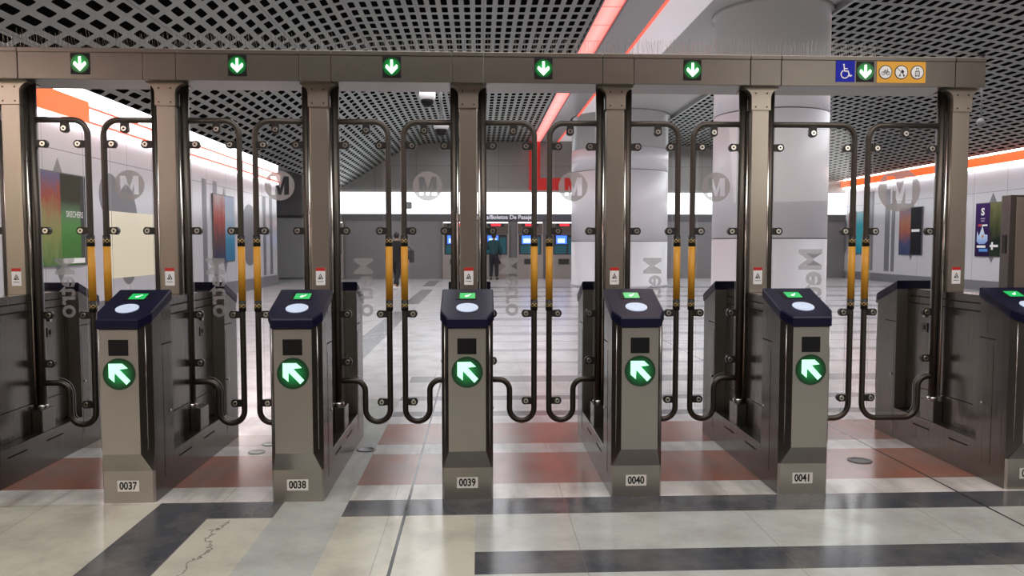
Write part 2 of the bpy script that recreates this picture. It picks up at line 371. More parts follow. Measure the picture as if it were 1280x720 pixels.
# ------------------------------------------------------------------ round columns
def round_column(x, y, r, label):
    t = thing('round_column', label, 'column', (x, y, 0))
    MB().lathe([(r+.02, 0), (r+.02, .10), (r, .10), (r, 1.505)], 56).build('lower_cladding', M['col'], t)
    MB().lathe([(r-.012, 1.505), (r-.012, 1.525)], 56).build('joint_ring', M['dark_trim'], t)
    MB().lathe([(r, 1.525), (r, 3.82)], 56).build('middle_cladding', M['col'], t)
    MB().lathe([(r-.012, 3.82), (r-.012, 3.84)], 56).build('joint_ring', M['dark_trim'], t)
    MB().lathe([(r, 3.84), (r, 4.55)], 56).build('upper_cladding', M['col'], t)
    MB().lathe([(r-.01, 4.55), (r-.01, 5.66), (r+.05, 5.66), (r+.05, 5.75)], 56).build('capital', M['col_grey'], t)
round_column(5.56, 14.4, 1.05, 'nearer white round column standing right of the middle behind the gates')
round_column(4.82, 25.95, 1.63, 'farther white round column standing in front of the ticket machines')

# ------------------------------------------------------------------ fare gate cabinets
S = .935; X3 = -.062
CX = [X3+S*(i-3) for i in range(6)] + [3.13]
YC = 4.845                                                    # middle of a cabinet, front face at 4.12
def ring_plan(z, fi, fo, yf, yo, yb, zf=None):
    P = [(-fi, yf), (fi, yf), (fo, yo), (fo, yb), (-fo, yb), (-fo, yo)]
    return [(x, y, z if zf is None else zf(y)) for x, y in P]
def pillar_parts(t, sgn):
    Mx = Matrix.Identity(4) if sgn < 0 else Matrix.Rotation(PI, 4, 'Z')
    zb = lambda y: .952+(y+.795)*.385
    zt = lambda y: 1.012+(y+.795)*.385
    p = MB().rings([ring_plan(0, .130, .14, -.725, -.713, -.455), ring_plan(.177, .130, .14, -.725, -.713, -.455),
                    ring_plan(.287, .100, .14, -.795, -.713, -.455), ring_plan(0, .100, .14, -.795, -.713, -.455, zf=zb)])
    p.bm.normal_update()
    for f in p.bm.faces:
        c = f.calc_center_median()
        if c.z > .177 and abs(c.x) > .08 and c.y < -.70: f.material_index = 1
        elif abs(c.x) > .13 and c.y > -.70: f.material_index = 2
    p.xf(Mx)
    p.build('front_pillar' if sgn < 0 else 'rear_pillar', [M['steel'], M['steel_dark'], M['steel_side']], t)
    for sx in (-1, 1):
        MB().cyl((sx*.1215, -.7535, .30), (sx*.1215, -.7535, .962), .0022, 8).xf(Mx).build('edge_highlight', M['chrome'], t)  # thin chrome line added as the bright highlight along the chamfer
        MB().box(sx*.1395, sx*.1415, -.585, -.472, .10, .80).xf(Mx).build('access_panel', M['steel_side'], t)
        MB().box(sx*.1385, sx*.1408, -.595, -.46, .845, .851).xf(Mx).build('panel_gap', M['hole'], t)
        MB().cyl((sx*.14, -.50, .46), (sx*.149, -.50, .46), .008, 10).xf(Mx).build('lock', M['chrome'], t)
    c = MB(); q = dict(fi=.108, fo=.146, yf=-.805, yo=-.722, yb=-.45)
    c.rings([ring_plan(0, .098, .142, -.792, -.708, -.45, zf=zb), ring_plan(0, **q, zf=lambda y: zb(y)+.012), ring_plan(0, **q, zf=lambda y: zt(y)-.006),
             ring_plan(0, .103, .140, -.799, -.718, -.452, zf=zt)]).xf(Mx)
    return c.build('reader_cap' if sgn < 0 else 'rear_cap', M['cap'], t)
def slope_patch(poly, y_off, lift):
    """polygon given on the sloped cap top: (x, along) with along measured from the front edge in y"""
    return [(x, -.795+a, 1.012+a*.385+lift) for x, a in poly]
ARROW = [(-.626, .665), (.236, .665), (.567, .36), (.04, .30), (.704, -.419), (.458, -.675), (-.256, .074), (-.28, -.527), (-.626, -.222)]
def make_cabinet():
    t = thing('fare_gate_cabinet', 'x', 'fare gate', (CX[3], YC, 0), 'fare gate cabinets in a row')
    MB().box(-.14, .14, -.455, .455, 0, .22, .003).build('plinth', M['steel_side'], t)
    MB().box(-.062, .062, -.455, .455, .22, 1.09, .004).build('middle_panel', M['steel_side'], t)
    for sx in (-1, 1):
        for y0, y1 in ((-.38, -.19), (.02, .21)):
            MB().box(sx*.139, sx*.1412, y0, y1, .160, .169).build('vent_slot', M['hole'], t)
        for z in (.985, 1.035):
            MB().box(sx*.061, sx*.0632, -.44, .42, z, z+.008).build('vent_slot', M['hole'], t)
        MB().box(sx*.061, sx*.0632, -.30, .35, .40, .405).build('panel_gap', M['hole'], t)
        for y0, y1 in ((-.415, -.365), (.20, .25)):
            f = MB().box(sx*.061, sx*.068, y0, y1, .80, .86, .002).build('socket', M['steel_dark'], t)
            MB().box(sx*.067, sx*.0695, y0+.013, y1-.012, .815, .845).build('socket_opening', M['hole'], f)
            MB().cyl((sx*.062, y0+.03, .91), (sx*.075, y0+.03, .91), .011, 12).build('lock', M['chrome'], t)
        MB().box(sx*.064-(.0 if sx > 0 else .064), sx*.064+(.064 if sx > 0 else 0), .0, .15, .22, .36, .004).build('hinge_block', M['steel_side'], t)
    cap = pillar_parts(t, -1); pillar_parts(t, 1)
    # reader disc, display and tick on the sloping cap
    b = MB(); n = 36
    b.rings([[(p[0], p[1], p[2]) for p in slope_patch([(.060*math.cos(2*PI*i/n), .111+.049*math.sin(2*PI*i/n)) for i in range(n)], 0, h)] for h in (-.002, .004)])
    rd = b.build('card_reader', M['reader'], cap)
    q = slope_patch([(-.001, .127), (.0025, .127), (.0025, .132), (-.001, .132)], 0, .0055); MB().quad(q).build('reader_mark', M['ink'], rd)
    b = MB(); sq = [(-.068, .210), (.052, .210), (.052, .296), (-.068, .296)]
    b.rings([slope_patch(sq, 0, -.002), slope_patch(sq, 0, .002)]); ds = b.build('display', M['black'], cap)
    b = MB(); sq = [(-.044, .218), (.043, .218), (.043, .287), (-.044, .287)]
    b.quad(slope_patch(sq, 0, .0032)); sc = b.build('screen', M['screen'], ds)
    b = MB()
    for sq in ([(-.016, .246), (-.008, .238), (.004, .250), (-.003, .258)], [(-.008, .238), (-.001, .238), (.02, .268), (.012, .268)]): b.quad(slope_patch(sq, 0, .0042))
    b.build('tick', M['tick'], sc) if False else b.build('tick', M['tick'], ds)
    # front face: sensor window, arrow lamp, number plate
    yf = -.795
    MB().box(-.052, .050, yf-.0035, yf+.01, .815, .900, .002).build('sensor_window', M['black'], t)
    lz = .718
    l = MB().plate(circle(0, 0, .084, 44), -.004, .006).build('arrow_lamp', M['lens'], t, (0, yf, lz))
    MB().flat([(x*.084, z*.084) for x, z in ARROW], -.0055).build('arrow', M['led'], l)
    np_ = MB().box(-.059, .056, -.727, -.72, .064, .124, .0005).build('number_plate', M['plate'], t)
    return t, np_
cab0, np0 = make_cabinet()
def digits(np_, s):
    link('number', text_mesh(s, .058, at(-.002, -.7278, .094) @ FRONT, bold=.03, sx=.80), M['ink'], np_)
nums = ['0036', '0037', '0038', '0039', '0040', '0041', '0042']
clabel = ['stainless fare gate cabinet cut off by the left edge of the photo',
          'stainless fare gate cabinet with the number plate 0037', 'stainless fare gate cabinet with the number plate 0038',
          'stainless fare gate cabinet with the number plate 0039, seen straight from the front', 'stainless fare gate cabinet with the number plate 0040',
          'stainless fare gate cabinet with the number plate 0041', 'stainless fare gate cabinet cut off by the right edge of the photo']
cabs = [cab0 if i == 3 else copy_tree(cab0) for i in range(7)]
for i, c in enumerate(cabs):
    c.location = (CX[i]+(0, .035, .012, 0, 0, .006, .02)[i], YC+(.02 if i == 1 else .03 if i == 6 else 0), 0); c['label'] = clabel[i]
    digits([ch for ch in c.children if ch.name.startswith('number_plate')][0], nums[i])

# ------------------------------------------------------------------ columns carrying the beam
def make_gate_post():
    t = thing('gate_post', 'x', 'post', (CX[3], 4.85, 1.09), 'steel posts carrying the beam')
    MB().box(-.056, .056, 0, .12, 0, 1.21, .004).build('post_tube', M['post'], t)
    fl = [(-.056, 1.16)] + arc(-.116, 1.245, .062, 0, 75, 8) + [(-.108, 1.31), (.108, 1.31)] + [(-p[0], p[1]) for p in arc(-.116, 1.245, .062, 0, 75, 8)[::-1]] + [(.056, 1.16)]
    fl = [(-.062, 1.17)] + arc(-.122, 1.245, .06, 0, 80, 8) + [(-.108, 1.31), (.108, 1.31)] + [(-p[0], p[1]) for p in arc(-.122, 1.245, .06, 0, 80, 8)[::-1]] + [(.062, 1.17)]
    br = MB().plate(fl, -.012, .132).build('flared_bracket', M['post'], t)
    for x in (-.036, .036):
        for z in (1.19, 1.275): MB().cyl((x, -.0125, z), (x, -.0155, z), .005, 8).build('rivet', M['clamp'], br)
    st = MB().box(-.029, .029, -.0025, .0, .055, .165).build('warning_sticker', M['white'], t); st['label'] = 'white sticker with a red top bar'
    MB().box(-.029, .029, -.0035, -.002, .145, .165).build('sticker_bar', M['red'], st)
    MB().stroke([(-.014, .095), (0, .125), (.014, .095)], .004, -.0032, True).stroke([(-.006, .098), (.004, .108)], .006, -.0033).stroke([(-.018, .078), (.018, .078)], .003, -.0032).build('sticker_symbol', M['ink'], st)
    for sx in (-1, 1):
        MB().cyl((sx*.069, .035, -.70), (sx*.069, .035, 1.17), .009, 12).build('guide_rod', M['chrome'], t)
    return t
post0 = make_gate_post()
plabel = ['steel post rising behind the cabinet cut off at the left edge', 'steel post rising behind the cabinet numbered 0037', 'steel post rising behind the cabinet numbered 0038',
          'steel post rising behind the middle cabinet numbered 0039', 'steel post rising behind the cabinet numbered 0040', 'steel post rising behind the cabinet numbered 0041',
          'rightmost steel post, at the right end of the overhead beam']
for i in range(7):
    p = post0 if i == 3 else copy_tree(post0)
    p.location = (CX[i], 4.85, 1.09); p['label'] = plabel[i]

# ------------------------------------------------------------------ glass leaves
def leaf_path(f, ri, wide):
    zt, zs = 2.18, .522
    P = [(.09, zt)] + arc(f-.09, zt-.09, .09, 90, 0, 8)
    if wide:
        r = .10; zb = .245
        P += arc(f-r, zb+r, r, 0, -90, 8) + arc(ri+.09, zb+.09, .09, 270, 180, 8)
    else:
        r = (f-ri)/2
        P += arc((f+ri)/2, .252+r, r, 0, -180, 16)
    P += arc(ri-.07, zs-.07, .07, 0, 90, 8) + [(.09, zs)]
    return P
def inset(path, d):
    out = []; n = len(path)
    for i in range(n):
        a, b = Vector(path[i-1]), Vector(path[(i+1) % n]); t = (b-a).normalized()
        out.append((path[i][0]+t.y*-1*-d*-1, path[i][1]+t.x*-d) if False else (path[i][0]+t.y*d, path[i][1]-t.x*d))
    return out
EMBLEM_M = [(-.60, .62), (-.24, .62), (.02, -.22), (.28, .62), (.62, .62), (.62, -.62), (.30, -.62), (.30, .10), (.10, -.62), (-.08, -.62), (-.30, .16), (-.30, -.62), (-.55, -.62)]
def disc_with_m(r, cx, cz, y):
    """frosted disc with a clear letter M cut out: the ring between disc edge and letter"""
    cu = bpy.data.curves.new('emblem', 'CURVE'); cu.dimensions = '2D'; cu.fill_mode = 'FRONT'
    for pts in (circle(0, 0, 1, 48), EMBLEM_M):
        sp = cu.splines.new('POLY'); sp.points.add(len(pts)-1); sp.use_cyclic_u = True
        for q, p in zip(sp.points, pts): q.co = (p[0], p[1], 0, 1)
    o = bpy.data.objects.new('emblem', cu); C.objects.link(o); bpy.context.view_layer.update()
    me = bpy.data.meshes.new_from_object(o.evaluated_get(bpy.context.evaluated_depsgraph_get()))
    bpy.data.objects.remove(o); bpy.data.curves.remove(cu)
    me.materials.clear(); me.transform(at(cx, y, cz) @ FRONT @ Matrix.Scale(r, 4)); return me
def make_leaf(side, f, ri, wide):
    """side +1: hangs right of its post (seen from the front); -1: left of its post"""
    t = thing('glass_gate_leaf', 'x', 'gate', (0, 4.92, 0), 'wide glass gate leaves' if wide else 'glass gate leaves')
    m = lambda P: [(side*a, b) for a, b in P]
    path = leaf_path(f, ri, wide)
    MB().tube_xz(m(path), .0185).build('frame', M['tube'], t)
    h = MB().cyl((side*.09, 0, .375), (side*.09, 0, 2.40), .0265, 20).build('hinge_post', M['tube'], t)
    MB().cyl((side*.09, 0, .36), (side*.09, 0, .385), .034, 20).build('collar', M['chrome'], h)
    gp = inset([(.09, .522), (.09, 2.18)] + path[1:-1], .0335)
    gp = [p for p in gp]
    pane = MB().plate(m(gp), -.005, .005, 0, 1).build('glass_pane', [M['glass'], M['rim']], t)
    cx = (f+.10)/2+.005
    if side < 0:
        r = .142 if wide else .094
        e = link('round_emblem', disc_with_m(r, -cx-(.02 if wide else 0), 1.76 if wide else 1.775, -.0075), M['frost'], pane)
    else:
        sz = .215 if wide else .165
        Mt = at(cx, -.0075, 1.13) @ FRONT @ Matrix.Diagonal((-1, 1, 1, 1)) @ Matrix.Rotation(-PI/2, 4, 'Z')
        link('lettering', text_mesh('Metro', sz, Mt, bold=.022, sx=.92), M['frost_text'], pane)
    # glass clamps: dark tab with a bright bolt
    def clamp(u, z, d):
        c = MB().plate([(0, -.021)] + arc(.046, 0, .027, -65, 65, 10) + [(0, .021)], -.016, .012)
        R = {'+': Matrix.Identity(4), '-': Matrix.Rotation(PI, 4, 'Y'), 'v': Matrix.Rotation(PI/2, 4, 'Y')}[d]
        o = c.xf(R).build('glass_clamp', M['clamp'], t, (side*u, 0, z))
        p = R @ Vector((.046, 0, 0))
        b = MB().cyl((p.x, -.016, p.z), (p.x, -.022, p.z), .019, 18, r2=.016).build('bolt', M['bolt'], o)
        MB().cyl((p.x, -.022, p.z), (p.x, -.0228, p.z), .006, 8).build('bolt_socket', M['hole'], o)
    fw, bw = ('+', '-') if side > 0 else ('-', '+')
    clamp((f+.09)/2+.03*(1 if not wide else 0), 2.18-.008, 'v')
    for z in (2.03, 1.488, .955, .646): clamp(.09+.018, z, fw)
    for z in (2.03, 1.488, .955, .383): clamp(f-.008, z, bw)
    # yellow safety sleeve between two patterned bands
    s = MB().cyl((0, 0, -.17), (0, 0, .175), .0225, 20).build('safety_sleeve', M['yellow'], t, (side*f, 0, 1.215))
    for z in (.21, -.205): MB().cyl((0, 0, -.035), (0, 0, .035), .0232, 24).build('patterned_band', M['band'], s, (0, 0, z))
    return t
L0 = make_leaf(1, .423, .263, False); R0 = make_leaf(-1, .414, .256, False)
nm = ['the cut-off left cabinet', '0037', '0038', '0039', '0040', '0041', 'the right-edge cabinet']
L0.location.x = CX[0]; R0.location.x = CX[0]
L0['label'] = 'left glass leaf with vertical lettering, in the leftmost gate beside cabinet 0037'
R0['label'] = 'glass gate leaf cut off by the left edge of the photo'
for i in range(1, 6):
    if i < 5:
        o = copy_tree(L0); o.location.x = CX[i]; o['label'] = 'left glass leaf of the gate between cabinets %s and %s, with vertical lettering' % (nm[i], nm[i+1])
    o = copy_tree(R0); o.location.x = CX[i]
    o['label'] = 'right glass leaf of the gate from %s to %s, with round letter emblem' % (nm[i-1], nm[i]) if i > 1 else 'right glass leaf with round letter emblem, left of the post behind cabinet 0037'
WL = make_leaf(1, .655, .25, True); WL.location.x = CX[5]; WL['label'] = 'left leaf of the wide glass gate right of cabinet 0041, with large vertical lettering'
WR = make_leaf(-1, .575, .195, True); WR.location.x = CX[6]; WR['label'] = 'right leaf of the wide glass gate, with the largest round letter emblem'

# ------------------------------------------------------------------ overhead beam
beam = thing('overhead_beam', 'long stainless overhead beam with green arrow signs spanning all the gate posts', 'beam', (0, 4.77, 2.40))
edges = [-4.1] + CX + []
def beam_piece(name, x0, x1, d=0):
    return MB().box(x0+.0015, x1-.0015, -d, .30, 0, .165, .003).box(x0+.0015, x1-.0015, -.006-d, .306, .160, .187, .003).build(name, M['beam'], beam)
DOWN = [(-.14, .72), (.14, .72), (.14, -.12), (.52, .24), (.66, .10), (.66, -.12), (0, -.78), (-.66, -.12), (-.66, .10), (-.52, .24), (-.14, -.12)]
def lane_sign(x):
    s = MB().box(-.056, .056, -.006, .01, -.063, .063, .002).build('arrow_sign', M['black'], beam, (x, 0, .092))
    MB().flat(circle(0, 0, .055, 36), -.0066).build('green_backlight', M['halo'], s)
    MB().flat([(a*.056, b*.058) for a, b in DOWN], -.0074).build('down_arrow', M['led_down'], s)
for i in range(7):
    x1 = CX[i]+.098; beam_piece('joint_cover', CX[i]-.098, x1, .002)
    x0 = CX[i-1]+.098 if i else -4.1
    beam_piece('beam_panel', x0, CX[i]-.098)
    if 0 < i: lane_sign((CX[i]+CX[i-1])/2 - (.025 if i == 6 else 0))
    # fine bird-deterrent wires along the top
    b = MB(); x = x0
    while x < min(CX[i]+.098, 2.6):
        for dx, dy in ((0, 0), (random.uniform(-.012, .012), .03), (random.uniform(-.012, .012), -.03)):
            hgt = random.uniform(.105, .14); a = Vector((x+dx*.2, .15+dy*.3, .187)); e = Vector((x+dx, .15+dy*2, .187+hgt)); w = .0007
            b.rings([[a+Vector((-w, 0, 0)), a+Vector((w, 0, 0)), a+Vector((0, w, 0))], [e+Vector((-w, 0, 0)), e+Vector((w, 0, 0)), e+Vector((0, w, 0))]])
        x += random.uniform(.02, .034)
    if i < 6: b.build('bird_wires', M['chrome'], beam)['kind'] = 'stuff'
    else: b.build('bird_wires', M['chrome'], beam)['kind'] = 'stuff'
ax = (CX[6]+CX[5])/2-.025
# wheelchair plate
w = MB().box(-.061, .061, -.003, .01, -.066, .066).build('wheelchair_plate', M['blue'], beam, (ax-.128, 0, .093)); w['label'] = 'blue plate with a white wheelchair symbol'
k_ = .061
MB().flat(circle(-.18*k_, .66*k_, .10*k_, 16), -.0042).stroke([(-.16*k_, .50*k_), (-.10*k_, .02*k_), (.26*k_, .02*k_), (.48*k_, -.50*k_), (.66*k_, -.42*k_)], .0075, -.0042)\
    .stroke([(-.13*k_, .28*k_), (.2*k_, .26*k_)], .006, -.0041).stroke([(p[0], p[1]) for p in arc(-.06*k_, -.30*k_, .40*k_, 118, 350, 12)], .0065, -.0042).build('wheelchair_symbol', M['white'], w)
# bicycle, stroller and suitcase plate
a = MB().box(-.158, .158, -.003, .01, -.066, .066).build('amber_plate', M['amber'], beam, (ax+.233, 0, .090)); a['label'] = 'amber plate with three round icons'
for n, x in enumerate((-.103, 0, .103)):
    d = MB().flat(circle(x, 0, .044, 32), -.0042).build('icon_ring', M['ink'], a)
    MB().flat(circle(x, 0, .0385, 32), -.0052).build('icon_disc', M['white'], d)
    b = MB()
    if n == 0:
        for q in (-.016, .017): b.stroke(circle(x+q, -.008, .011, 12), .003, -.0062, True)
        b.stroke([(x-.016, -.008), (x-.006, .009), (x+.012, .009), (x+.017, -.008)], .003, -.0062).stroke([(x-.006, .009), (x+.002, -.008), (x+.012, .009)], .003, -.0062)
        b.stroke([(x-.008, .014), (x-.002, .014)], .003, -.0062).stroke([(x+.012, .009), (x+.010, .017), (x+.016, .017)], .003, -.0062)
    elif n == 1:
        b.stroke([(x-.026, .024), (x-.004, .004), (x+.015, -.016)], .0035, -.0062).stroke([(x+.004, .016), (x-.010, -.018)], .0035, -.0062)
        b.flat([(x-.004, .004), (x+.005, .018), (x+.018, .004), (x+.010, -.010)], -.0063)
        for q in (-.011, .016): b.flat(circle(x+q, -.021, .006, 14), -.0063)
    else:
        b.stroke([(x-.013, -.022), (x+.013, -.022), (x+.013, .006), (x-.013, .006)], .004, -.0062, True)
        b.stroke([(x-.006, .006), (x-.006, .026), (x+.006, .026), (x+.006, .006)], .003, -.0062).stroke([(x-.004, -.016), (x-.004, 0)], .002, -.0062).stroke([(x+.004, -.016), (x+.004, 0)], .002, -.0062)
        for q in (-.010, .010): b.flat(circle(x+q, -.026, .003, 10), -.0063)
    b.build('icon', M['ink'], d)

# tall steel pylon at the right end
t = thing('steel_pylon', 'tall plain stainless pylon at the right edge behind the last cabinet', 'pylon', (3.96, 5.245, 0))
MB().box(-.23, .25, -.045, .045, 0, 1.75, .004).build('pylon_body', M['steel_dark'], t)
MB().box(-.185, .25, -.049, -.044, .02, 1.735, .002).build('front_sheet', M['post'], t)
MB().box(-.235, -.229, -.02, .02, 1.34, 1.47, .002).build('latch', M['clamp'], t)

# floor drain covers
for x, y, r, m_, lab in ((2.47, 4.76, .075, M['dark_trim'], 'round dark drain cover on the terracotta floor of the wide gate'), (-.77, 5.17, .065, M['dark_trim'], 'small round dark drain cover on the floor right of cabinet 0038'),
                         (-1.50, 5.14, .055, M['plate'], 'nearer pale round cover plate on the floor between cabinets 0037 and 0038'), (-1.47, 5.34, .05, M['plate'], 'farther pale round cover plate on the floor between cabinets 0037 and 0038')):
    o = MB().lathe([(r, 0), (r, .003), (r*.8, .005), (r*.78, .0035), (.004, .0035)], 28).build('drain_cover', m_, None, (x, y, .0005)); tag(o, lab, 'drain cover')

# ------------------------------------------------------------------ far end: ticket machines and signs
M['tvm'] = mat('machine_steel', (.36, .33, .31), .35, .5)
M['tvm_dark'] = mat('machine_dark_face', (.025, .03, .035), .25)
M['tvm_teal'] = mat('machine_teal_panel', (.01, .07, .09), .25, emit=(.01, .10, .13), es=.35)
M['tvm_brown'] = mat('machine_top_face', (.12, .095, .08), .3)
M['blue_screen'] = mat('blue_screen', (.02, .05, .5), .3, emit=(.05, .16, 1), es=2.2)
M['pale_screen'] = mat('pale_screen', (.4, .5, .8), .3, emit=(.45, .65, 1), es=1.6)
M['red_led'] = mat('red_led', (.5, .01, .02), .4, emit=(1, .03, .05), es=1.5)
M['white_line'] = mat('white_line_light', (1, 1, 1), .4, emit=(1, 1, 1), es=2.0)
M['steel_far'] = mat('far_dark_slot', (.03, .03, .03), .5)
def make_tvm():
    t = thing('ticket_machine', 'x', 'ticket machine', (0, 0, 0), 'ticket machines in the far wall')
    MB().box(-.56, .56, -.10, .10, 0, 2.34, .01).build('machine_body', M['tvm'], t)
    MB().box(-.50, .50, -.14, -.09, 2.29, 2.335).build('top_light', M['white_line'], t)
    MB().box(-.50, .50, -.115, -.095, 1.84, 2.27).build('upper_face', M['tvm_brown'], t)
    l = MB().box(-.34, .34, -.135, -.11, 2.15, 2.27).build('sign_box', M['tvm_dark'], t)
    MB().box(-.2, .2, -.140, -.134, 2.17, 2.26).build('red_light', M['red_led'], l)
    f = MB().box(-.46, .46, -.12, -.095, 1.0, 1.82).build('control_face', M['tvm_dark'], t)
    MB().box(-.34, .10, -.128, -.118, 1.44, 1.78).build('touch_screen', M['blue_screen'], f)
    MB().box(-.28, .02, -.131, -.127, 1.48, 1.66).build('screen_image', M['pale_screen'], f)
    MB().box(-.40, .08, -.126, -.118, 1.04, 1.38).box(.16, .42, -.126, -.118, 1.04, 1.70).build('payment_panel', M['tvm_teal'], f)
    MB().box(-.24, .20, -.15, -.095, .60, .82, .01).build('ticket_tray', M['steel_far'], t)
    MB().box(-.565, -.545, -.105, -.09, 0, 2.34).box(.545, .565, -.105, -.09, 0, 2.34).build('side_trim', M['dark_trim'], t)
    return t
tv = make_tvm()
tx = [(-6.05, 'far ticket machine glimpsed just right of the post behind cabinet 0038'), (-.93, 'ticket machine mostly hidden behind the post of cabinet 0039'),
      (.72, 'ticket machine with a man in dark clothes standing at it'), (2.13, 'ticket machine next right of the man, between his machine and the last one'), (3.55, 'ticket machine beside the farther white column')]
for i, (x, lab) in enumerate(tx):
    o = tv if i == 0 else copy_tree(tv); o.location = (x, YF-.2, 0); o['label'] = lab
# header sign above the machines
t = thing('header_sign', 'long dark header sign with white lettering above the ticket machines', 'sign', (1.0, YF-.13, 2.40))
MB().box(-2.2, 3.1, -.03, .02, 0, .27).build('sign_board', mat('sign_blue_grey', (.10, .105, .13), .4), t)
link('lettering', text_mesh('Tickets/Boletos De Pasaje', .235, at(-.02, -.035, .135) @ FRONT, bold=.01), mat('sign_lettering', (.8, .8, .85), .5, emit=(.8, .85, 1), es=.5), t)
# small pictogram sign on the white band
t = thing('exit_sign', 'small dark pictogram sign hanging in front of the white lit band', 'sign', (-2.95, YF-.12, 2.88))
MB().box(-.22, .22, -.03, .03, 0, .27, .01).build('sign_box', M['dark_trim'], t)
MB().box(-.17, -.03, -.034, -.029, .04, .23).box(.02, .09, -.034, -.029, .04, .23).box(.12, .18, -.034, -.029, .04, .23).build('pictogram', mat('sign_pale', (.5, .55, .55), .5), t)
# red panel stand by the far wall behind the middle post
t = thing('floor_stand', 'yellow floor stand by the far wall behind the middle post', 'stand', (-.62, 30.7, 0))
MB().lathe([(.16, 0), (.16, .04), (.05, .07), (.05, .12)], 20).build('base', M['dark_trim'], t)
MB().box(-.12, .12, -.03, .03, .12, 1.0, .02).build('panel', M['yellow'], t)

# ------------------------------------------------------------------ posters on the long walls
def grad(name, cols, axis=2, noise=.0, sc=3, rough=.55, es=.03):
    """poster print: vertical blend of colours with a little noise"""
    m = mat(name, cols[0], rough); t = NT(m); g = t.n('ShaderNodeTexCoord').outputs['Generated']; x = t.xyz(g)
    v = x[axis]
    if noise: v = t.m('ADD', v, t.m('MULTIPLY', t.m('SUBTRACT', t.noise(g, sc, 4), .5), noise))
    r = t.n('ShaderNodeValToRGB'); t.set(r.inputs[0], v)
    while len(r.color_ramp.elements) < len(cols): r.color_ramp.elements.new(.5)
    for i, c in enumerate(cols): r.color_ramp.elements[i].position = i/(len(cols)-1); r.color_ramp.elements[i].color = (*c, 1)
    t.b.inputs['Specular IOR Level'].default_value = .1
    t.set(t.b.inputs['Base Color'], r.outputs[0]); t.set(t.b.inputs['Emission Color'], r.outputs[0]); t.b.inputs['Emission Strength'].default_value = es
    return m
def wallM(side, y, z):                                        # text plane on a long wall, reading correctly from the hall
    R = Matrix.Rotation(PI/2 if side < 0 else -PI/2, 4, 'Z') @ FRONT
    return at(XL+.056 if side < 0 else XR-.056, y, z) @ R
def poster(side, y0, y1, ym, z0, z1, ma, mb, label):
    """two sheets side by side in one holder: y0..ym and ym..y1"""
    xa, xb = (XL+.012, XL+.045) if side < 0 else (XR-.045, XR-.012)
    t = thing('wall_poster', label, 'poster', (xa, (y0+y1)/2, z0))
    L = Matrix.Translation((-xa, -(y0+y1)/2, -z0))
    MB().box(xa, xb, y0-.02, y1+.02, z0-.02, z1+.02).xf(L).build('backing', M['dark_trim'], t)
    e = .003 if side < 0 else -.003; f = xb if side < 0 else xa
    s = []
    for a, b_, m_ in ((y0, ym, ma), (ym, y1, mb)):
        s.append(MB().box(min(f, f+e), max(f, f+e), a, b_, z0, z1).xf(L).build('poster_sheet', m_, t))
    return t, s, L
print_white = mat('print_white', (.85, .85, .85), .5, emit=(1, 1, 1), es=.12)
pt, s, L = poster(-1, 12.5, 13.98, 13.17, 1.05, 2.60, grad('print_warm_collage', [(.03, .14, .03), (.20, .26, .06), (.30, .26, .10), (.35, .05, .03), (.12, .11, .24)], noise=.5, sc=6),
       grad('print_green_black', [(.01, .11, .01), (.02, .17, .015), (.02, .20, .02), (.06, .26, .05), (.09, .22, .10), (.004, .004, .006), (.003, .003, .005), (.003, .003, .005)], noise=.10), 'black and green footwear poster on the left wall seen through the first gate')
link('lettering', text_mesh('SKECHERS', .15, L @ wallM(-1, 13.60, 1.92), bold=.004, sx=.80), print_white, s[1])
MB().box(XL+.046, XL+.050, 13.80, 13.98, 1.05, 2.60).xf(L).build('dark_edge', grad('print_dark_edge', [(.02, .03, .05), (.015, .02, .035)]), s[1])
MB().box(XL+.046, XL+.053, 13.2, 13.9, 1.08, 1.17).xf(L).build('white_strip', print_white, s[1])
poster(-1, 20.6, 22.3, 21.5, .95, 2.75, grad('print_dark_red', [(.04, .05, .10), (.12, .06, .07), (.45, .10, .08), (.6, .5, .5)], noise=.5, sc=5),
       grad('print_sky_blue', [(.05, .18, .32), (.05, .25, .4), (.45, .55, .65), (.5, .6, .75)], noise=.2), 'red and blue poster far along the left wall seen through the second gate')
pt, s, L = poster(1, 21.35, 23.05, 22.4, 1.05, 2.66, grad('print_olive_photo', [(.02, .035, .02), (.01, .015, .012), (.10, .11, .04), (.22, .22, .10)], noise=.5, sc=4),
       grad('print_purple', [(.02, .006, .05), (.035, .01, .09), (.06, .02, .14)]), 'dark purple event poster on the right wall beside the steel pylon')
X = XR-.05
link('initial', text_mesh('S', .30, L @ wallM(1, 22.72, 2.40) @ Matrix.Shear('XZ', 4, (0, 0)), bold=.04, sx=1.15), print_white, s[1])
for z, w_ in ((2.20, .20), (2.13, .15)): MB().box(X-.002, X, 22.72-w_/2, 22.72+w_/2, z-.018, z+.018).xf(L).build('small_print', mat('print_lilac', (.4, .35, .5), .5), s[1])
link('red_line', text_mesh('LIVE', .10, L @ wallM(1, 22.86, 2.0), bold=.03), mat('print_red', (.6, .03, .03), .5), s[1]) if False else MB().box(X-.002, X, 22.76, 22.92, 1.965, 2.03).xf(L).build('red_line', mat('print_red', (.6, .03, .03), .5), s[1])
MB().box(X-.002, X, 22.50, 22.74, 1.97, 2.02).xf(L).build('white_line', print_white, s[1])
splash = [(22.98, 1.50), (22.96, 1.82), (22.88, 1.66), (22.72, 1.98), (22.62, 1.72), (22.48, 1.70), (22.47, 1.52), (22.60, 1.43), (22.86, 1.42)]
MB().rings([[(X-.002, y, z) for y, z in splash], [(X, y, z) for y, z in splash]]).xf(L).build('blue_splash', grad('print_splash', [(.25, .4, .8), (.6, .75, .95), (.85, .9, .95)]), s[1])
